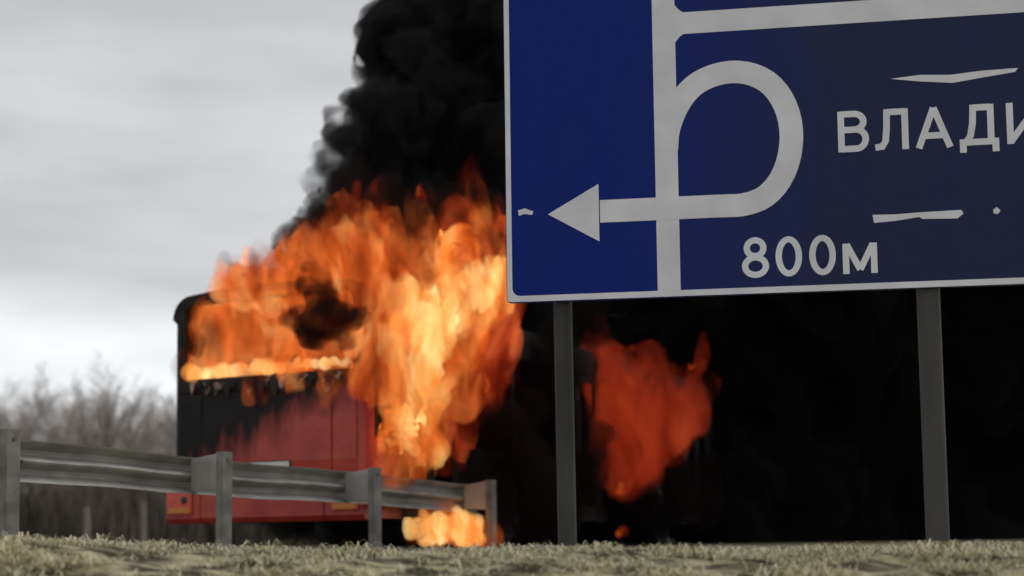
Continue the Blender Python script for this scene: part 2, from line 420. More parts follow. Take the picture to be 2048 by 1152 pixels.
# ------------------------------------------------------------------ guard rail
P0 = Vector((-3.475, 10.0)); DP = Vector((1.086, 2.0)); RD = DP.normalized(); RN = Vector((-RD.y, RD.x))
gr = empty('guard_rail', (P0.x, P0.y, 0))
tag(gr, 'galvanised steel guard rail with spacer blocks on posts in front of the burning bus', 'guard rail')
def gw(s, t, z): return (RD.x * s + RN.x * t, RD.y * s + RN.y * t, z)     # local to gr
def rail_top(s): return .835 - .135 * s / (3 * DP.length)
sp = DP.length
# W beam profile, seen from behind: (depth away from the posts, height below the top)
prof = [(0, 0), (.008, .012), (.098, .062), (.106, .085), (.098, .104), (.010, .140), (0, .155), (.010, .170), (.098, .206), (.106, .228), (.098, .250), (.010, .296), (0, .312)]
prof = prof + [(a + .004, b) for a, b in prof[::-1]]
s0, s1 = -sp * 1.6, sp * 3 + .28
n = len(prof)
laps = [s0, .14, sp * 2 + .14, s1]
for q in range(3):
    a0, a1 = laps[q], laps[q + 1] + (.32 if q < 2 else 0); K = 14; vs = []; out_ = -.006 * (q % 2)
    for k in range(K + 1):
        s = a0 + (a1 - a0) * k / K
        sag = .008 * math.sin(s * 1.7) + .004 * math.sin(s * 5.1 + q)
        for a, b in prof: vs.append(gw(s, .36 + a + out_, rail_top(s) - b - .03 + sag))
    fs = [(k * n + i, k * n + (i + 1) % n, (k + 1) * n + (i + 1) % n, (k + 1) * n + i) for k in range(K) for i in range(n)]
    bm_ = MB().add(vs, fs).build('beam', M['galv'], gr)
    if q:
        for ds in (.06, .26):
            for dz in (.085, .155, .228):
                s = a0 + ds; d_ = .0 if dz == .155 else .1
                MB().tube([gw(s, .36 + d_ - .022, rail_top(s) - .03 - dz), gw(s, .36 + d_ + .01, rail_top(s) - .03 - dz)], .013, 6).build('bolt', M['rim'], bm_)
for i in range(-1, 4):
    s = i * sp; zt = rail_top(s)
    wob = .02 * math.sin(i * 2.3)
    # C section post
    mb = MB(); hw, dp, th = .058, .075, .006
    cs = [(-hw, 0), (hw, 0), (hw, dp), (hw - .018, dp), (hw - .018, dp - th), (hw - th, dp - th), (hw - th, th), (-hw + th, th), (-hw + th, dp - th), (-hw + .018, dp - th), (-hw + .018, dp), (-hw, dp)]
    lo = [gw(s + a + wob * .5, b, -.6) for a, b in cs]; hi = [gw(s + a + wob, b, zt - .0) for a, b in cs]
    nn = len(cs)
    mb.add(lo + hi, [tuple(range(nn))[::-1], tuple(range(nn, 2 * nn))] + [(k, (k + 1) % nn, nn + (k + 1) % nn, nn + k) for k in range(nn)])
    po = mb.build('post', M['galv_post'], gr)
    # spacer block between post and beam: bent plate box
    mb = MB(); a0, a1, t0, t1 = -.05, .05, .079, .356
    pl = [(a0, t0, zt - .015), (a1, t0, zt - .015), (a1, t1, zt - .05), (a0, t1, zt - .05), (a0, t0, zt - .33), (a1, t0, zt - .33), (a1, t1, zt - .31), (a0, t1, zt - .31)]
    mb.add([gw(s + a + wob, t, z) for a, t, z in pl], [(0, 1, 2, 3), (4, 7, 6, 5), (0, 4, 5, 1), (1, 5, 6, 2), (2, 6, 7, 3), (3, 7, 4, 0)])
    mb.build('spacer_block', M['galv'], gr, bevel=.006)
    mb = MB(); mb.tube([gw(s + wob, -.012, zt - .07), gw(s + wob, .0, zt - .07)], .014, 6); mb.build('bolt', M['rim'], gr)

# ------------------------------------------------------------------ road sign
SL = at(1014, 606, 10.0)                     # lower left corner of the sign
SRt = at(2048, 562, 9.52)
dirx = Vector((SRt.x - SL.x, SRt.y - SL.y, 0)); wpx = dirx.length; dirx.normalize()
yaw = math.atan2(dirx.y, dirx.x)
base = empty('road_sign', (SL.x, SL.y, 0), yaw)
tag(base, 'big blue direction sign with white arrow loop and lettering on two steel posts', 'road sign')
zb = SL.z
# photo pixel -> sign plane coordinates
nrm = Vector((dirx.y, -dirx.x, 0))           # towards the camera
def sp2(px, py):
    d = fw + rt * ((px - 1024) / F) + up * (-(py - PPY) / F)
    t = nrm.dot(SL) / nrm.dot(d); p = d * t - SL
    return (p.dot(dirx), p.z + SL.z)
SW, SH = 5.4, 3.3
def rrect(x0, x1, z0, z1, r, k=6):
    o = []
    for cx, cz, a in ((x1 - r, z0 + r, -90), (x1 - r, z1 - r, 0), (x0 + r, z1 - r, 90), (x0 + r, z0 + r, 180)):
        for i in range(k + 1):
            t = R(a + 90 * i / k); o.append((cx + r * math.cos(t), cz + r * math.sin(t)))
    return o
# the sheet stands on y=0 (front) .. y=.03 (back) of the sign's own frame
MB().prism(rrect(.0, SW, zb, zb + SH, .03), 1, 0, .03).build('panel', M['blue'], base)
# back stiffeners
for zz in (.35, 1.6, 2.9):
    MB().box(.1, SW - .1, .032, .075, zb + zz, zb + zz + .08).build('stiffener', M['alu'], base)
def flat(name, polys, mat, y, th=.002):
    """flat legend: each polygon is a list of (x, z) in the sign plane"""
    mb = MB()
    for p in polys: mb.prism(p, 1, -y - th, -y)
    return mb.build(name, mat, base)
# border: outer rounded rectangle minus inner one
bo = rrect(.004, SW - .004, zb + .004, zb + SH - .004, .028); bi = rrect(.040, SW - .04, zb + .046, zb + SH - .046, .055)
mb = MB(); n = len(bo)
vs = [(x, -.004, z) for x, z in bo] + [(x, -.004, z) for x, z in bi] + [(x, -.0005, z) for x, z in bo] + [(x, -.0005, z) for x, z in bi]
fs = []
for i in range(n):
    j = (i + 1) % n
    fs += [(i, j, n + j, n + i), (2 * n + i, 3 * n + i, 3 * n + j, 2 * n + j), (i, 2 * n + i, 2 * n + j, j), (n + i, n + j, 3 * n + j, 3 * n + i)]
mb.add(vs, fs).build('border', M['white'], base)
def pp(l): return [sp2(*p) for p in l]
def strip(pts, w):
    """ribbon of width w (sign metres) along pts, as quads"""
    pts = [Vector(p) for p in pts]; polys = []; sides = []
    for i, p in enumerate(pts):
        d = (pts[min(i + 1, len(pts) - 1)] - pts[max(i - 1, 0)]).normalized(); nn = Vector((-d.y, d.x)); ww = w[i] if hasattr(w, '__len__') else w
        sides.append((p + nn * ww / 2, p - nn * ww / 2))
    return [s[0] for s in sides] + [s[1] for s in sides[::-1]]
def ribbon(name, pts, w, y, mat=None, th=.002):
    pl = strip(pts, w); k = len(pts); mb = MB()
    A = [(p[0], -y - th, p[1]) for p in pl]; B = [(p[0], -y, p[1]) for p in pl]; n = len(pl)
    fs = [(i, i + 1, n - 2 - i, n - 1 - i) for i in range(k - 1)]
    fs2 = [tuple(n + q for q in f[::-1]) for f in fs]
    side = [(i, (i + 1) % n, n + (i + 1) % n, n + i) for i in range(n)]
    return mb.add(A + B, fs + fs2 + side).build(name, mat or M['white'], base)
# stem
a = sp2(1329, 20); b = sp2(1336, 592)
xc = (a[0] + b[0]) / 2; SWD = .158
ribbon('stem', [(xc, zb + .0465), (xc, zb + SH - .3)], SWD, .001)
# branch to the right at the top with a flared root
y0 = sp2(1360, 47)[1]
bw = .155
ribbon('branch', [(xc + SWD / 2 + .0 , y0), (xc + SWD / 2 + .03, y0), (xc + SWD / 2 + .06, y0), (SW - .35, y0 + .012)], [bw * 1.75, bw * 1.25, bw, bw], .0018)
# loop
ya = sp2(1336, 420)[1]
pts = pp([(1333, 300), (1336, 255), (1362, 196), (1402, 158), (1468, 140), (1530, 156), (1570, 202), (1586, 268), (1574, 340), (1538, 392), (1490, 411), (1440, 412), (1336, 417), (1200, 423)])
# smooth the corner where the ring meets the arrow shaft
def smooth(p, it=2):
    for _ in range(it):
        q = [p[0]]
        for a, b in zip(p[:-1], p[1:]):
            q += [(a[0] * .75 + b[0] * .25, a[1] * .75 + b[1] * .25), (a[0] * .25 + b[0] * .75, a[1] * .25 + b[1] * .75)]
        p = q + [p[-1]]
    return p
ribbon('loop_arrow_shaft', smooth(pts), .16, .0026)
tip = sp2(1096, 429); 
hd = [tip, sp2(1199, 483), sp2(1197, 368)]
flat('arrow_head', [hd], M['white'], .0034)
flat('mark', [pp([(1036, 421), (1050, 417), (1067, 423), (1064, 430), (1048, 428), (1038, 432)])], M['white'], .001)
flat('mark', [pp([(1781, 158), (1840, 150), (1900, 150), (1960, 142), (2036, 136), (2030, 144), (1960, 156), (1905, 166), (1840, 163)])], M['white'], .001)  # light caught on a crease of the sheet, drawn as a white shape
flat('mark', [pp([(1745, 430), (1790, 429), (1838, 425), (1922, 420), (1927, 427), (1915, 437), (1845, 438), (1838, 434), (1790, 442), (1748, 446)])], M['white'], .001)
flat('mark', [pp([(1986, 420), (1993, 414), (2001, 421), (1996, 428), (1987, 427)])], M['white'], .001)
def arc(cx, cy, rx, ry, a0, a1, k=14): return [(cx + rx * math.cos(R(a0 + (a1 - a0) * i / k)), cy + ry * math.sin(R(a0 + (a1 - a0) * i / k))) for i in range(k + 1)]
# strokes of each character in a box of height 1 (x to the right, y up)
GLYPH = {
    'В': (.66, [[(.08, 0), (.08, 1)], [(.08, .93), (.36, .93)] + arc(.36, .735, .2, .195, 90, -90) + [(.08, .54)], [(.08, .54), (.40, .54)] + arc(.40, .305, .2, .235, 90, -90) + [(.08, .07)]]),
    'Л': (.72, [[(.64, 0), (.64, 1)], [(.64, .93), (.26, .93)], [(.26, 1), (.25, .55), (.22, .22), (.15, .09), (.0, .07)]]),
    'А': (.78, [[(.06, 0), (.39, .98)], [(.39, .98), (.72, 0)], [(.17, .30), (.61, .30)]]),
    'Д': (.84, [[(.66, .1), (.66, 1)], [(.66, .93), (.30, .93)], [(.30, 1), (.28, .55), (.23, .25), (.14, .1)], [(0, .09), (.82, .09)], [(.07, .1), (.07, -.16)], [(.75, .1), (.75, -.16)]]),
    'И': (.78, [[(.08, 0), (.08, 1)], [(.70, 0), (.70, 1)], [(.09, .06), (.69, .94)]]),
    '8': (.66, [arc(.33, .74, .20, .20, 0, 360, 26), arc(.33, .285, .25, .22, 0, 360, 26)]),
    '0': (.66, [arc(.33, .5, .24, .43, 0, 360, 30)]),
    'м': (.84, [[(.08, 0), (.08, .76)], [(.74, 0), (.74, .76)], [(.10, .74), (.41, .10)], [(.41, .10), (.72, .74)]]),
}
def lettering(body, px0, py0, px1, py1, sw=.155, gap=.14):
    tot = sum(GLYPH[c][0] for c in body) + gap * (len(body) - 1)
    for i, c in enumerate(body):
        off = sum(GLYPH[k][0] for k in body[:i]) + gap * i
        mb = MB()
        for q, st in enumerate(GLYPH[c][1]):
            P = []
            for x, y in st:
                pass
            (x0, za), (x1, zc) = sp2(px0, py1), sp2(px0, py0)
            xr = sp2(px1, py1)[0]; H = zc - za; kx = (xr - x0) / tot
            P = [Vector((x0 + (off + x) * kx, za + y * H)) for x, y in st]
            closed = (P[0] - P[-1]).length < 1e-4
            P = [p for k, p in enumerate(P) if k == 0 or (p - P[k - 1]).length > 1e-4 or (closed and k == len(P) - 1)]
            if closed: P = P[:-1]
            n = len(P); A = []; B = []
            for k in range(n):
                a = P[(k - 1) % n] if closed or k else P[k]; b_ = P[(k + 1) % n] if closed or k < n - 1 else P[k]
                d = (b_ - a).normalized(); nn = Vector((-d.y, d.x)) * sw * H / 2
                if not closed and 0 < k < n - 1:
                    d1 = (P[k] - P[k - 1]).normalized(); nn = nn / max(.6, abs(nn.normalized().dot(Vector((-d1.y, d1.x)))))
                A.append(P[k] + nn); B.append(P[k] - nn)
            yf, yb = -.0030 - q * .0005, -.0008
            vs = [(p.x, yf, p.y) for p in A] + [(p.x, yf, p.y) for p in B] + [(p.x, yb, p.y) for p in A] + [(p.x, yb, p.y) for p in B]
            fs = []
            for k in range(n if closed else n - 1):
                j = (k + 1) % n
                fs += [(k, j, n + j, n + k), (2 * n + k, 3 * n + k, 3 * n + j, 2 * n + j), (k, 2 * n + k, 2 * n + j, j), (n + k, n + j, 3 * n + j, 3 * n + k)]
            if not closed: fs += [(0, n, 3 * n, 2 * n), (n - 1, 3 * n - 1, 4 * n - 1, 2 * n - 1)]
            mb.add(vs, fs)
        mb.build('letter', M['white'], base)
lettering('ВЛАДИ', 1676, 224, 2090, 305)
lettering('800м', 1484, 477, 1758, 556)
# posts
for px, py, w in ((1119, 610, .066), (1858, 590, .078)):
    x, _ = sp2(px, py)
    xb = x + .02
    mb = MB(); mb.tube([(xb, .115, -.7), (x, .115, zb + SH - .1)], w, 20); po = mb.build('post', M['pole'], base, smooth=True)
    for zz in (.35, 1.6, 2.9):
        MB().prism(rrect(x - w - .03, x + w + .03, zb + zz + .01, zb + zz + .07, .01, 2), 1, .08, .12).build('clamp', M['alu'], po)

# ------------------------------------------------------------------ burning bus
bus = empty('bus', (BR.x - hy * 1.275, BR.y + hx * 1.275, ZR), -TH)
tag(bus, 'burning red city bus seen from its rear, window burnt out, behind the guard rail', 'bus')
HW, BL, BH = 1.275, 11.9, 2.90
ZW0, ZW1 = 1.90, 2.735          # rear window opening
def bar(name, x0, x1, y0, y1, z0, z1, mat, par=bus, bevel=.012): return MB().box(x0, x1, y0, y1, z0, z1).build(name, mat, par, bevel=bevel)
# rear corner pillars (rounded in plan)
def corner(sx, z0, z1, mat, name, y0=0, back=1):
    r = .13; pl = []
    for i in range(7):
        t = R(90 * i / 6); pl.append((sx * (HW - r + r * math.sin(t)), y0 + back * (r - r * math.cos(t))))
    pl += [(sx * (HW - .07), y0 + back * r), (sx * (HW - r), y0 + back * .07)]
    return MB().prism(pl, 2, z0, z1).build(name, mat, bus, smooth=True)
for sx in (-1, 1):
    corner(sx, .78, 1.74, M['red'], 'rear_corner_panel')
    corner(sx, 1.743, 2.62, M['char'], 'rear_pillar')
    corner(sx, .34, 2.62, M['char'], 'front_pillar', BL, -1)
# lower rear: engine cover in the middle, side panels, bumper
pr = [(0, .80), (-.025, .95), (-.03, 1.3), (-.012, 1.70), (0, 1.74), (.05, 1.74), (.05, .80)]
MB().prism(pr, 0, -.84, .84).build('engine_cover', M['red'], bus, bevel=.01)
for sx in (-1, 1):
    a, b = sorted((sx * .848, sx * 1.144)); MB().prism([(0, .80), (-.02, .95), (-.02, 1.65), (0, 1.74), (.05, 1.74), (.05, .80)], 0, a, b).build('rear_side_panel', M['red'], bus, bevel=.008)
# sooty band under the window
bar('window_sill', -1.14, 1.14, -.01, .06, 1.745, ZW0, M['char'])
bar('window_header', -1.1, 1.1, .052, .075, ZW1, 2.79, M['char'])
for sx in (-1, 1): bar('window_frame', *sorted((sx * 1.095, sx * 1.14)), .0, .06, ZW0, ZW1, M['char'])
# bumper in three sections
for a, b in ((-1.27, -.80), (-.795, .795), (.80, 1.27)):
    pr = [(-.06, .30), (-.10, .36), (-.105, .68), (-.06, .77), (.1, .77), (.1, .30)]
    MB().prism(pr, 0, a, b).build('bumper', M['red'], bus, bevel=.015)
for sx in (-1, 1):
    a, b = sorted((sx * .90, sx * 1.235))
    l = bar('tail_lamp', a, b, -.128, -.10, .40, .66, M['lens'], bus, .02)
    MB().lathe([(-.140, .0), (-.138, .035), (-.127, .045)], 'y', 18, (sx * 1.0, 0, .56)).build('reflector', M['plate_rim'], l, smooth=True)
    bar('indicator', *sorted((sx * .93, sx * 1.2)), -.134, -.1275, .42, .475, M['lens_amber'], l, .006)
pl = bar('number_plate', -.20, .32, -.045, -.032, .83, .945, M['plate'], bus, .004)
bar('plate_frame', -.215, .335, -.035, -.029, .815, .96, M['plate_rim'], pl, .002)
# roof: swept shoulder profile
def roof_prof(h=BH, r=.26):
    o = []
    for i in range(9):
        t = R(90 * i / 8); o.append((HW - r + r * math.cos(t) * 1.0, h - r + r * math.sin(t) - .05))
    o.append((.6, h - .015)); o.append((0, h))
    full = o + [(-x, z) for x, z in o[-2::-1]]
    return full
rp = roof_prof(); ri = [(x * .955, z - .05) for x, z in rp]
MB().prism(rp + ri[::-1], 1, .012, BL - .01).build('roof', M['char'], bus, smooth=True)
# roof end plates closing the shoulder above the windows
for nm, y0, y1 in (('roof_end', .004, .05), ('roof_end', BL - .05, BL - .004)):
    MB().prism([(x * .99, z - .006) for x, z in rp] + [(x * .90, z - .085) for x, z in rp[::-1]], 1, y0, y1).build(nm, M['char'], bus)
bar('roof_hatch', -.35, .35, 3.2, 3.9, BH - .02, BH + .05, M['char'], bus, .02)
bar('roof_unit', -.7, .7, 7.2, 9.4, BH - .02, BH + .20, M['char'], bus, .05)
# flanks: skirt pieces between wheel arches and doors, window pillars, cantrail
wheels_y = (3.25, 9.1)
doors = [(.75, 2.0), (5.0, 6.3), (10.3, 11.5)]
def flank(sx, door_list):
    xa, xb = sorted((sx * (HW - .05), sx * HW))
    cuts = []
    for y in wheels_y: cuts.append((y - .62, y + .62, 'w'))
    for d in door_list: cuts.append((d[0], d[1], 'd'))
    cuts.sort(); y = .132
    for c0, c1, k in cuts + [(BL - .132, BL - .132, 'e')]:
        if c0 - y > .05: bar('side_skirt', xa, xb, y, c0, .32, 1.18, M['red'], bus, .008)
        if k == 'w':
            yc = (c0 + c1) / 2; pl = [(c0, 1.18), (c1, 1.18)] + [(yc + .62 * math.cos(R(a)), .50 + .58 * math.sin(R(a))) for a in range(0, 181, 15)]
            MB().prism(pl, 0, xa, xb).build('wheel_arch', M['red'], bus)
        y = c1
    bar('cantrail', xa, xb, .132, BL - .132, 2.40, 2.62, M['red'], bus, .008)
    ys_ = [.132, .72] if door_list else [.132]
    marks = sorted([.14, .66, 2.08, 3.5, 4.92, 6.38, 7.7, 9.0, 10.22, 11.58])
    for yy in marks: bar('window_pillar', xa, xb, yy, yy + .08, 1.183, 2.397, M['char'], bus, .006)
    for d0, d1 in door_list:
        mid = (d0 + d1) / 2
        for a, b in ((d0 + .02, mid - .01), (mid + .01, d1 - .02)):
            dr = MB().box(sx * HW - .03, sx * HW - .005, a, a + .07, .34, 2.39).box(sx * HW - .03, sx * HW - .005, b - .07, b, .34, 2.39).box(sx * HW - .03, sx * HW - .005, a + .07, b - .07, 2.3, 2.39).box(sx * HW - .03, sx * HW - .005, a + .07, b - .07, .34, .55).build('door_leaf', M['char'], bus)
    # the few panes that have not burst yet, toward the front
    panes = ((7.78, 9.0),) if sx > 0 else ((.22, .66), (.74, 2.08), (2.16, 3.5), (3.58, 4.92), (5.0, 6.38), (6.46, 7.7), (7.78, 9.0), (9.08, 10.22), (10.3, 11.58))
    for a, b in panes:
        bar('side_window', sx * (HW - .03) - .004, sx * (HW - .03) + .004, a - .02, b + .02, 1.17, 2.42, M['glass'], bus, 0)
flank(1, doors); flank(-1, [])
# front face
MB().prism([(BL - .05, .32), (BL + .02, .4), (BL + .03, 1.0), (BL, 1.18), (BL - .05, 1.18)], 0, -1.14, 1.14).build('front_panel', M['red'], bus, bevel=.01)
bar('windscreen_divider', -.03, .03, BL - .05, BL - .01, 1.185, 2.60, M['char'])
for sx in (-1, 1):
    MB().tube([(sx * 1.2, BL, 2.3), (sx * 1.42, BL + .22, 2.35), (sx * 1.45, BL + .25, 2.05)], .015, 6).box(sx * 1.45 - .11, sx * 1.45 + .11, BL + .22, BL + .28, 1.65, 2.05).build('mirror', M['char'], bus)
bar('floor_pan', -1.2, 1.2, .12, BL - .1, .36, .42, M['char'])
bar('engine_bulkhead', -1.2, 1.2, .95, 1.0, .43, 1.6, M['char'])
# seats
def seat(x, y, z):
    MB().prism([(y - .05, z + .42), (y + .40, z + .42), (y + .40, z + .50), (y + .05, z + .52), (y - .02, z + 1.12), (y - .10, z + 1.10)], 0, x - .21, x + .21).build('seat', M['seat'], bus, bevel=.02)
for x in (-.95, -.48, 0, .48, .95): seat(x, 1.15, .95)
for y in (2.4, 3.9, 5.2, 6.6):
    for x in (-.95, -.48): seat(x, y, .43)
    if y not in (5.2,):
        for x in (.48, .95): seat(x, y, .43)
for y in (2.2, 6.2): MB().tube([(.32, y, .43), (.32, y, 2.75)], .018, 8).build('grab_pole', M['char'], bus)
# wheels
for y in wheels_y:
    for sx in (-1, 1):
        w = empty('wheel', (sx * (HW - .16), y, .48)); w.parent = bus
        MB().lathe([(-.13, .30), (-.14, .40), (-.125, .47), (-.06, .485), (.06, .485), (.125, .47), (.14, .40), (.13, .30)], 'x', 32).build('tyre', M['rubber'], w, smooth=True)
        MB().lathe([(-.10, .295), (.0, .10), (sx * .0 + .09, .12), (.11, .2), (.12, .295)] if sx > 0 else [(-.12, .295), (-.11, .2), (-.09, .12), (0, .10), (.10, .295)], 'x', 24).build('rim', M['rim'], w, smooth=True)
# charred shreds hanging from the burnt window edge
for k in range(22):
    x = -1.0 + 2.0 * (k + random.uniform(.1, .9)) / 22; w = random.uniform(.03, .09); h = random.uniform(.05, .19)
    z1 = ZW0 - random.uniform(.03, .09)
    pl = [(x - w, z1), (x + w * .2, z1 + .02), (x + w, z1 - .01), (x + w * random.uniform(.2, .9), z1 - h * .55), (x + w * random.uniform(-.4, .5), z1 - h), (x - w * random.uniform(.3, .9), z1 - h * .6)]
    yy = -.03 - random.uniform(0, .03)
    MB().prism(pl, 1, yy, yy + .015).build('charred_shred', M['ash'] if random.random() < .6 else M['char'], bus)

# ------------------------------------------------------------------ hulls for flames and smoke
import bmesh
ICO = {}
def ico(sub):
    if sub not in ICO:
        bm = bmesh.new(); bmesh.ops.create_icosphere(bm, subdivisions=sub, radius=1)
        ICO[sub] = (np.array([v.co[:] for v in bm.verts]), [tuple(v.index for v in f.verts) for f in bm.faces]); bm.free()
    return ICO[sub]
def hull(name, balls, vox, mat, amp=.3, freq=1.0, parent=None, stretch=(1, 1, 1), seed=0, lick=0, lf=3.0):
    """union of balls (x, y, z, r[, rz]) remeshed to one closed skin, then roughened by turbulence"""
    V0, F0 = ico(2); vs = []; fs = []
    for b in balls:
        p = np.array(b[:3]); r = b[3]; rz = b[4] if len(b) > 4 else r
        o = sum(len(x) for x in vs); vs.append(V0 * np.array([r, r, rz]) + p); fs += [tuple(i + o for i in f) for f in F0]
    me = bpy.data.meshes.new(name + '_raw'); me.from_pydata(np.concatenate(vs).tolist(), [], fs)
    t = bpy.data.objects.new(name + '_raw', me); C.objects.link(t)
    md = t.modifiers.new('r', 'REMESH'); md.mode = 'VOXEL'; md.voxel_size = vox
    dg = bpy.context.evaluated_depsgraph_get(); res = bpy.data.meshes.new_from_object(t.evaluated_get(dg))
    bpy.data.objects.remove(t); bpy.data.meshes.remove(me)
    n = len(res.vertices); co = np.empty(n * 3); res.vertices.foreach_get('co', co); co = co.reshape(-1, 3)
    no = np.empty(n * 3); res.vertex_normals.foreach_get('vector', no); no = no.reshape(-1, 3)
    st = np.array(stretch) * freq
    d = np.array([mnoise.turbulence(Vector(p * st) + Vector((seed * 7.1, seed * 3.3, seed)), 4, False, noise_basis='PERLIN_ORIGINAL', amplitude_scale=.55, frequency_scale=2.1) for p in co])
    d = d - d.mean()
    if lick:
        # burning gas: smooth signed folds and tips drawn upward
        o3 = Vector((seed * 2.7, seed * 5.1, seed))
        d = np.array([mnoise.fractal(Vector(p * st) + o3, .9, 2.1, 4, noise_basis='PERLIN_ORIGINAL') for p in co])
        e = np.array([mnoise.noise(Vector((p[0] * lf, p[1] * lf, p[2] * lf * .3)) + o3) + .5 * mnoise.noise(Vector((p[0] * lf * 2.3, p[1] * lf * 2.3, p[2] * lf * .5)) + o3) for p in co])
        e = np.clip(e, -.1, 1) * np.clip(no[:, 2] + .35, 0, 1.2)
        co = co + no * (d * amp)[:, None]
        co[:, 2] += e * lick
    else:
        co = co + no * (d * amp)[:, None]
    res.vertices.foreach_set('co', co.ravel()); res.update()
    res.name = name; res.shade_smooth()
    res.materials.clear()
    return link(name, res, mat, parent)
def fire(balls, vox, mat, amp, freq, seed=0, lick=0, lf=3.0, soft=None, grow=.07, stretch=(1, 1, .45)):
    o = hull('fire', balls, vox, mat, amp, freq, stretch=stretch, seed=seed, lick=lick, lf=lf)
    if soft:
        hull('flame_edge', [(x, y, z, r + grow, (q[0] if q else r) + grow * 1.4) for x, y, z, r, *q in balls], max(vox, .05) * 1.1, soft, amp * 1.15, freq, parent=o, stretch=stretch, seed=seed + .3, lick=lick, lf=lf)
    return o
def tongue(p0, p1, r0, r1, k=7, wav=.3, seed=0):
    """balls from base to tip along a wavering line; p = (px, py, Y), r in pixels"""
    o = []
    for i in range(k):
        t = i / (k - 1)
        px = p0[0] + (p1[0] - p0[0]) * t + math.sin(t * 5 + seed) * wav * r0 * t; py = p0[1] + (p1[1] - p0[1]) * t; Y = p0[2] + (p1[2] - p0[2]) * t
        r = (r0 + (r1 - r0) * t) * Y / F; w = at(px, py, Y)
        o.append((w.x, w.y, w.z, r, r * 1.25))
    return o
def ball(px, py, Y, r, rz=None):
    w = at(px, py, Y); return (w.x, w.y, w.z, r * Y / F, (rz or r) * Y / F)

# fire inside the rear saloon, filling the burnt out window
b = []
Bm = Matrix.Translation(bus.location) @ Matrix.Rotation(-TH, 4, 'Z')
for k in range(150):
    p = Bm @ Vector((random.uniform(-1.1, 1.05), random.uniform(.2, 1.5), random.uniform(1.85, 2.6)))
    b.append((p.x, p.y, p.z, random.uniform(.18, .3), random.uniform(.2, .34)))
o = fire(b, .05, M['fire'], .22, 2.2, seed=1, lick=0.25, lf=4, soft=M['edge_orange'], grow=0.08)
tag(o, 'orange fire filling the burnt out rear window of the bus', 'fire')
b = []
for k in range(26):
    p = Bm @ Vector((-1.04 + 2.06 * k / 25, random.uniform(-.03, .1), 1.945 + random.uniform(0, .03) * 1.5))
    b.append((p.x, p.y, p.z, random.choice((.048, .055, .065, .085)) * (1.15 if k < 14 else .9)))
o = fire(b, .025, M['fire_core'], .05, 5, seed=2, lick=.05, lf=7)
tag(o, 'narrow pale yellow line of flame along the rear window sill', 'fire')
# flames over the rear of the roof: one ragged mass that slopes up to the right
b = []
for k in range(34):
    t = k / 33; x = 468 + 302 * t; top = 578 - 95 * min(1, (x - 468) / 160) 
    Yn = 15.6 - .75 * t
    y = 592
    while y > top + 14:
        r = random.uniform(15, 30) * (.65 + .5 * t); b.append(ball(x + random.uniform(-8, 8), y, Yn + random.uniform(-.1, .9), r, r * 1.3)); y -= r * 1.1
for k in range(26):
    x = 475 + k * 11.2; b.append(ball(x, 588 - 40 * k / 25 + random.uniform(-16, 10), 14.9 + (735 - x) * .00275 - .16, random.uniform(13, 21) * (1 + .3 * k / 25)))
b += tongue((600, 590, 16.8), (612, 505, 17), 50, 16, seed=2); b += tongue((700, 590, 16.6), (690, 500, 17), 64, 25, seed=5)
b += tongue((640, 600, 16.8), (645, 500, 17.2), 60, 20, seed=3); b += tongue((760, 600, 16.6), (745, 495, 17), 68, 30, seed=6); b += tongue((830, 600, 16.8), (840, 500, 17.2), 75, 20, seed=7)
b += tongue((715, 660, 14.75), (715, 505, 14.95), 34, 20, seed=1); b += tongue((757, 760, 14.7), (760, 510, 14.95), 32, 24, seed=2)
o = fire(b, .05, M['fire'], .28, 2.6, seed=3, lick=.38, lf=5, soft=M['edge_orange'], grow=0.08)
tag(o, 'ragged orange flames rolling over the rear end of the bus roof', 'fire')
# tall bright column out of the rear door, right flank
b = []
b += tongue((838, 905, 16.1), (825, 650, 15.8), 42, 58, 9, seed=1); b += tongue((800, 870, 15.6), (805, 640, 15.6), 30, 34, 7, seed=2)
b += tongue((855, 760, 16.0), (900, 500, 16.3), 60, 22, 9, seed=3); b += tongue((900, 700, 16.4), (960, 545, 16.7), 55, 40, 7, seed=4)
b += [ball(965, 580, 16.8, 45)]
b += tongue((795, 895, 15.0), (790, 600, 15.0), 20, 30, 9, seed=6)
o = fire(b, .05, M['fire_hot'], .36, 2.0, seed=4, lick=0.7, lf=3.2, soft=M['edge_orange'], grow=0.08)
tag(o, 'tall bright yellow and orange column of flame rising from the side of the bus', 'fire')
b = []
for x0, y0_, x1, y1_, r0_, r1_ in ((800, 870, 806, 660, 7, 16), (816, 890, 822, 640, 8, 20), (832, 900, 838, 620, 8, 20), (850, 850, 862, 600, 8, 17), (868, 760, 892, 560, 9, 12), (890, 700, 925, 560, 9, 12), (812, 760, 838, 650, 20, 24), (845, 740, 870, 640, 16, 18), (795, 850, 792, 790, 9, 6)):
    b += tongue((x0, y0_, 15.05 + (x0 - 800) * .006), (x1, y1_, 15.15 + (x1 - 800) * .006), r0_, r1_, 16, wav=1.1, seed=x0 * .7)
b += tongue((925, 640, 16.2), (950, 560, 16.3), 12, 26, 10, seed=1) + tongue((950, 610, 16.25), (985, 555, 16.3), 18, 24, 8, seed=2) + tongue((880, 690, 15.6), (935, 620, 16.2), 12, 14, 14, seed=4)
o = fire(b, .03, M['fire_core'], .14, 4.2, seed=9, lick=.22, lf=8, soft=M['edge_yellow'], grow=.08)
tag(o, 'pale yellow hottest heart of the fire column at the bus side', 'fire')
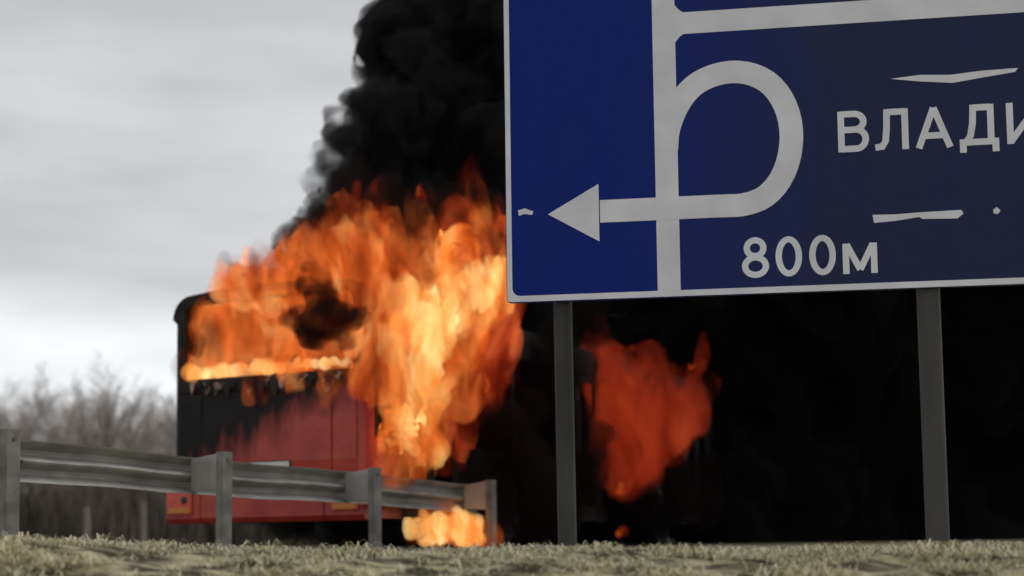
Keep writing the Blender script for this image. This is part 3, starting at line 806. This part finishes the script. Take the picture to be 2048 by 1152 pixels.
# redder flames next to it
b = []
b += tongue((940, 760, 16.9), (960, 600, 17), 60, 55, 7, seed=1); b += tongue((990, 720, 17.2), (1000, 630, 17.3), 42, 34, 6, seed=2)
b += tongue((930, 540, 17.2), (940, 430, 17.6), 40, 12, 6, seed=3); b += tongue((1000, 560, 17.4), (985, 440, 17.7), 44, 12, 6, seed=4); b += tongue((860, 520, 17.4), (850, 450, 17.6), 40, 14, 5, seed=6); b += tongue((700, 480, 17.4), (690, 430, 17.6), 40, 16, 5, seed=7)
b += tongue((905, 905, 16.6), (915, 800, 16.6), 25, 40, 5, seed=5)
o = fire(b, .06, M['fire_red'], .4, 1.8, seed=5, lick=0.8, lf=3, soft=M['edge_red'], grow=0.12)
tag(o, 'red flames between the bright fire column and the left post of the road sign', 'fire')
# fire at the front half
b = []
b += tongue((1240, 945, 20.3), (1205, 730, 20.6), 46, 38, 7, seed=1); b += tongue((1285, 890, 20.5), (1300, 730, 20.8), 52, 18, 8, seed=2)
b += tongue((1335, 860, 21), (1385, 730, 21.4), 44, 16, 8, seed=3); b += tongue((1225, 880, 20.3), (1230, 800, 20.4), 48, 48, 4, seed=4)
b += [ball(1385, 790, 21.3, 34), ball(1350, 830, 21, 50), ball(1290, 850, 20.6, 55)]
o = fire(b, .08, M['fire_dull'], .4, 1.3, seed=6, lick=.5, lf=3, soft=M['edge_red'], grow=.08)
tag(o, 'dull red fire glowing through smoke between the two sign posts', 'fire')
# fire on the ground
b = []
for k in range(30):
    x = random.uniform(815, 962); b.append(ball(x, random.uniform(1035, 1078) + (abs(x - 890) * .06), random.uniform(15.75, 16.3), random.uniform(10, 19)))
o = fire(b, .03, M['fire_core'], .12, 4.5, seed=7, lick=.12, lf=8, soft=M['edge_orange'], grow=0.04)
tag(o, 'small pale yellow fire burning on the ground under the right end of the guard rail', 'fire')
for (px, py, Y, r) in ((1243, 982, 20.4, 13), (1246, 1070, 20.2, 12)):
    o = hull('fire', [ball(px, py, Y, r), ball(px + 4, py - 8, Y, r * .7)], .04, M['fire'], .12, 5, seed=8)
    tag(o, 'small pinkish flame %s beneath the dull red fire' % ('dripping from the bus side' if py < 1000 else 'low on the ground'), 'fire')

# smoke
edge = [(622, 425), (630, 395), (640, 365), (650, 335), (662, 305), (676, 275), (694, 245), (712, 212), (728, 180), (752, 150), (774, 118), (795, 85), (815, 50), (833, 15), (853, -25), (876, -70), (904, -125), (936, -190)]
b = []
for x, y in edge:
    r = random.uniform(20, 34)
    b.append(ball(x + r * 1.3, y, 18.6 + random.uniform(-.3, .4), r))
    b.append(ball(x + 72, y + 5, 18.8 + random.uniform(-.3, .5), 50)); b.append(ball(x + 140, y - 5, 19, 85))
for x, y, r in ((780, 420, 60), (840, 400, 80), (860, 300, 115), (930, 380, 85), (960, 250, 125), (900, 120, 135), (1000, 60, 150), (1000, -80, 170)):
    b.append(ball(x, y, 19.3, r))
b += [ball(690, 370, 18.3, 34), ball(700, 330, 18.4, 34), ball(720, 300, 18.4, 40), ball(735, 350, 18.4, 50), ball(740, 260, 18.5, 40), ball(668, 440, 18.2, 26), ball(715, 425, 18.2, 45), ball(700, 470, 18.4, 50), ball(765, 460, 18.4, 60), ball(850, 470, 18.6, 70), ball(940, 470, 18.8, 80), ball(628, 480, 18.6, 26), ball(1020, 560, 19.5, 90), ball(980, 430, 19.4, 80), ball(1040, 480, 19.6, 90)]
sm = hull('smoke', b, .085, M['smoke'], .55, 1.15, seed=11)
tag(sm, 'thick black smoke column rising from the burning bus and leaning right beside the sign', 'smoke', kind='stuff')
plume = list(b)
core = [(x, y + .1, z, max(r - .16, .05), max(rz - .16, .05)) for x, y, z, r, rz in b]
hull('dense_core', core, .12, M['smoke_core'], .55, 1.15, parent=sm, seed=11)
b = []
for x, y, Y, r in ((1100, 300, 20.5, 180), (1100, 500, 21.5, 120), (1250, 150, 21.5, 220), (1250, 450, 22.5, 190), (1400, 300, 23, 240), (1420, 640, 26, 190), (1500, 830, 27, 170), (1550, 1000, 27, 180), (1600, 500, 26, 260), (1650, 760, 28, 240), (1750, 950, 29, 230), (1850, 650, 29, 300), (1980, 900, 30, 280), (2150, 700, 31, 320), (2250, 980, 32, 260), (1700, 200, 25, 320), (2000, 350, 28, 360), (2300, 400, 31, 380), (1300, -100, 21, 260), (1650, -150, 25, 340), (2050, -80, 28, 400), (1180, 620, 24, 110), (1300, 700, 27, 150), (1480, 950, 25.5, 110), (1420, 1040, 25, 70), (1900, 1050, 28, 150), (1650, 1060, 27, 130), (1250, -350, 23, 330), (1600, -450, 26, 420), (2000, -500, 29, 480), (2450, -300, 32, 480), (2450, 100, 33, 420), (1900, -950, 29, 520), (2450, -900, 32, 560)):
    b.append(ball(x, y, Y, r))
for k in range(9): b.append(ball(640 + k * 95, 985, 27 + k * .3, 125))
for k in range(12): b.append(ball(800 + k * 70, 1075, 26.6 + k * .3, 60))
b += [ball(1150, 820, 27.5, 150), ball(1050, 850, 27, 140), ball(1270, 890, 28, 150), ball(1060, 650, 24, 110), ball(1000, 720, 25, 110), ball(960, 600, 23, 90)]
s2 = hull('smoke', b, .2, M['smoke_far'], .9, .6, seed=16)
tag(s2, 'black bank of smoke filling the view behind and below the road sign', 'smoke', kind='stuff')
core = [(x, y + .1, z, max(r - .25, .05), max(rz - .25, .05)) for x, y, z, r, rz in b]
hull('dense_core', core, .22, M['smoke_core'], .9, .6, parent=s2, seed=16)
wisp = [(x + .06, y, z, r + .07, rz + .07) for x, y, z, r, rz in plume]
hull('wisps', wisp, .1, M['wisp'], .6, 1.3, parent=sm, seed=19)
o = hull('smoke_veil', [ball(655, 395, 16.6, 22), ball(700, 380, 16.8, 34), ball(640, 430, 16.0, 22), ball(675, 415, 16.1, 30), ball(730, 425, 16.2, 40), ball(790, 430, 16.3, 50), ball(850, 440, 16.3, 50), ball(905, 420, 16.4, 45), ball(965, 405, 16.6, 45)], .06, M['veil'], .35, 2, seed=17)
tag(o, 'brown smoke curling off the flame tips above the bus roof', 'smoke', kind='stuff')
b = []
for k in range(40):
    p = Bm @ Vector((random.uniform(-.6, .6), 2.5 + 8.6 * k / 39, random.uniform(.9, 2.2))); b.append((p.x, p.y, p.z, random.uniform(.42, .55)))
o = hull('smoke_filling', b, .12, M['puff'], .12, 2, seed=15)
tag(o, 'black smoke filling the passenger saloon of the burning bus', 'smoke', kind='stuff')
# sooty puffs in front of the fire
o = hull('smoke_puff', [ball(585, 640, 14.9, 30), ball(625, 645, 14.7, 42), ball(670, 640, 14.6, 46), ball(708, 628, 14.5, 34), ball(645, 605, 14.8, 34), ball(625, 570, 15.0, 22), ball(618, 535, 15.1, 15), ball(685, 672, 14.6, 28), ball(730, 612, 14.5, 18)], .035, M['puff_dense'], .16, 2.6, seed=13)
tag(o, 'small dark sooty puff of smoke drifting across the rear window fire', 'smoke', kind='stuff')
o = hull('smoke_puff', [ball(985, 850, 16.6, 45), ball(1010, 900, 16.6, 60), ball(1060, 830, 17, 55), ball(1070, 930, 17, 75), ball(1080, 1020, 17, 70), ball(1150, 880, 18, 60), ball(1160, 980, 18.5, 80), ball(1120, 700, 18.5, 60), ball(1170, 650, 19, 60), ball(1000, 990, 16.8, 50), ball(1250, 1020, 21, 60), ball(1350, 1000, 21.5, 90)], .09, M['puff'], .5, 1.2, seed=14)
tag(o, 'black smoke hanging along the bus side around the left sign post', 'smoke', kind='stuff')

# ------------------------------------------------------------------ bare trees on the left
def tree_meshes(seed, h=9.0):
    rd = random.Random(seed); T = MB(); K = MB()
    def grow(p, d, ln, r, depth):
        k = 3; pts = [p]; q = p.copy(); dd = d.copy()
        for i in range(k):
            dd = (dd + Vector((rd.gauss(0, .12), rd.gauss(0, .12), rd.gauss(.05, .06)))).normalized(); q = q + dd * (ln / k); pts.append(q.copy())
        rads = [r * (1 - .5 * i / k) for i in range(k + 1)]
        if depth < 2: T.tube(pts, rads, 5 if depth == 0 else 4, False)
        else: K.tube(pts, rads, 3, False)
        if depth >= 4: return
        nb = (9, 5, 5, 4)[depth]
        for j in range(nb):
            t = rd.uniform(.25 if depth == 0 else .2, 1); i = min(int(t * k), k - 1); s = pts[i].lerp(pts[i + 1], t * k - i)
            axis = Vector((rd.gauss(0, 1), rd.gauss(0, 1), rd.gauss(0, .35))).normalized()
            nd = (dd * rd.uniform(.5, .95) + axis * rd.uniform(.5, .9) + Vector((0, 0, .25))).normalized()
            grow(s, nd, ln * rd.uniform(.36, .58), max(r * .42 * (1.1 - t * .4), .008), depth + 1)
    grow(Vector((0, 0, -.1)), Vector((0, 0, 1)), h * .72, .10, 0)
    return T.mesh('trunk'), K.mesh('crown')
protos = [tree_meshes(s, 8.6) for s in range(6)]
for t_, k_ in protos: t_.materials.append(M['bark']); k_.materials.append(M['twig'])
ntree = 0
spots = []
for k in range(64):
    px = -90 + k * 9 + random.uniform(-7, 7); spots.append((px, random.uniform(58, 86)))
for px, Y in spots:
    x = (px - 1024) / F * Y
    t = empty('bare_tree', (x, Y, float(ground_z(np.array(x), np.array(Y)))), random.uniform(0, 6.28))
    s = random.uniform(.72, 1.0) * (Y / 72) * .95; t.scale = (s, s, s)
    tm, km = random.choice(protos)
    link('trunk', tm, None, t); link('crown', km, None, t)
    tag(t, 'leafless grey tree in the dense row of trees at left behind the guard rail', 'tree', 'bare trees behind the guard rail'); ntree += 1
# brush under the trees
bp = np.stack([rng.uniform(-48, -4, 20000), rng.uniform(46, 64, 20000), np.full(20000, ZR)], 1)
bp[:, 0] = (rng.uniform(-150, 700, 20000) - 1024) / F * bp[:, 1]
br = blades('brush', bp, [1], .8, 3.9, .026, .5, [M['brush']])
tag(br, 'dark leafless brush under the trees seen beneath the guard rail', 'brush', kind='stuff')
for px, Y, h in ((172, 30, .9), (286, 33, 1.1)):
    x = (px - 1024) / F * Y
    o = MB().prism([(-.05, -.05), (.05, -.05), (.05, .05), (-.05, .05)], 2, 0, h).build('marker_post', M['wood'], bevel=.01)
    o.location = (x, Y, ZR)
    tag(o, 'thin grey marker post %s seen under the guard rail' % ('nearer the left edge' if px < 200 else 'close to the bus corner'), 'post')
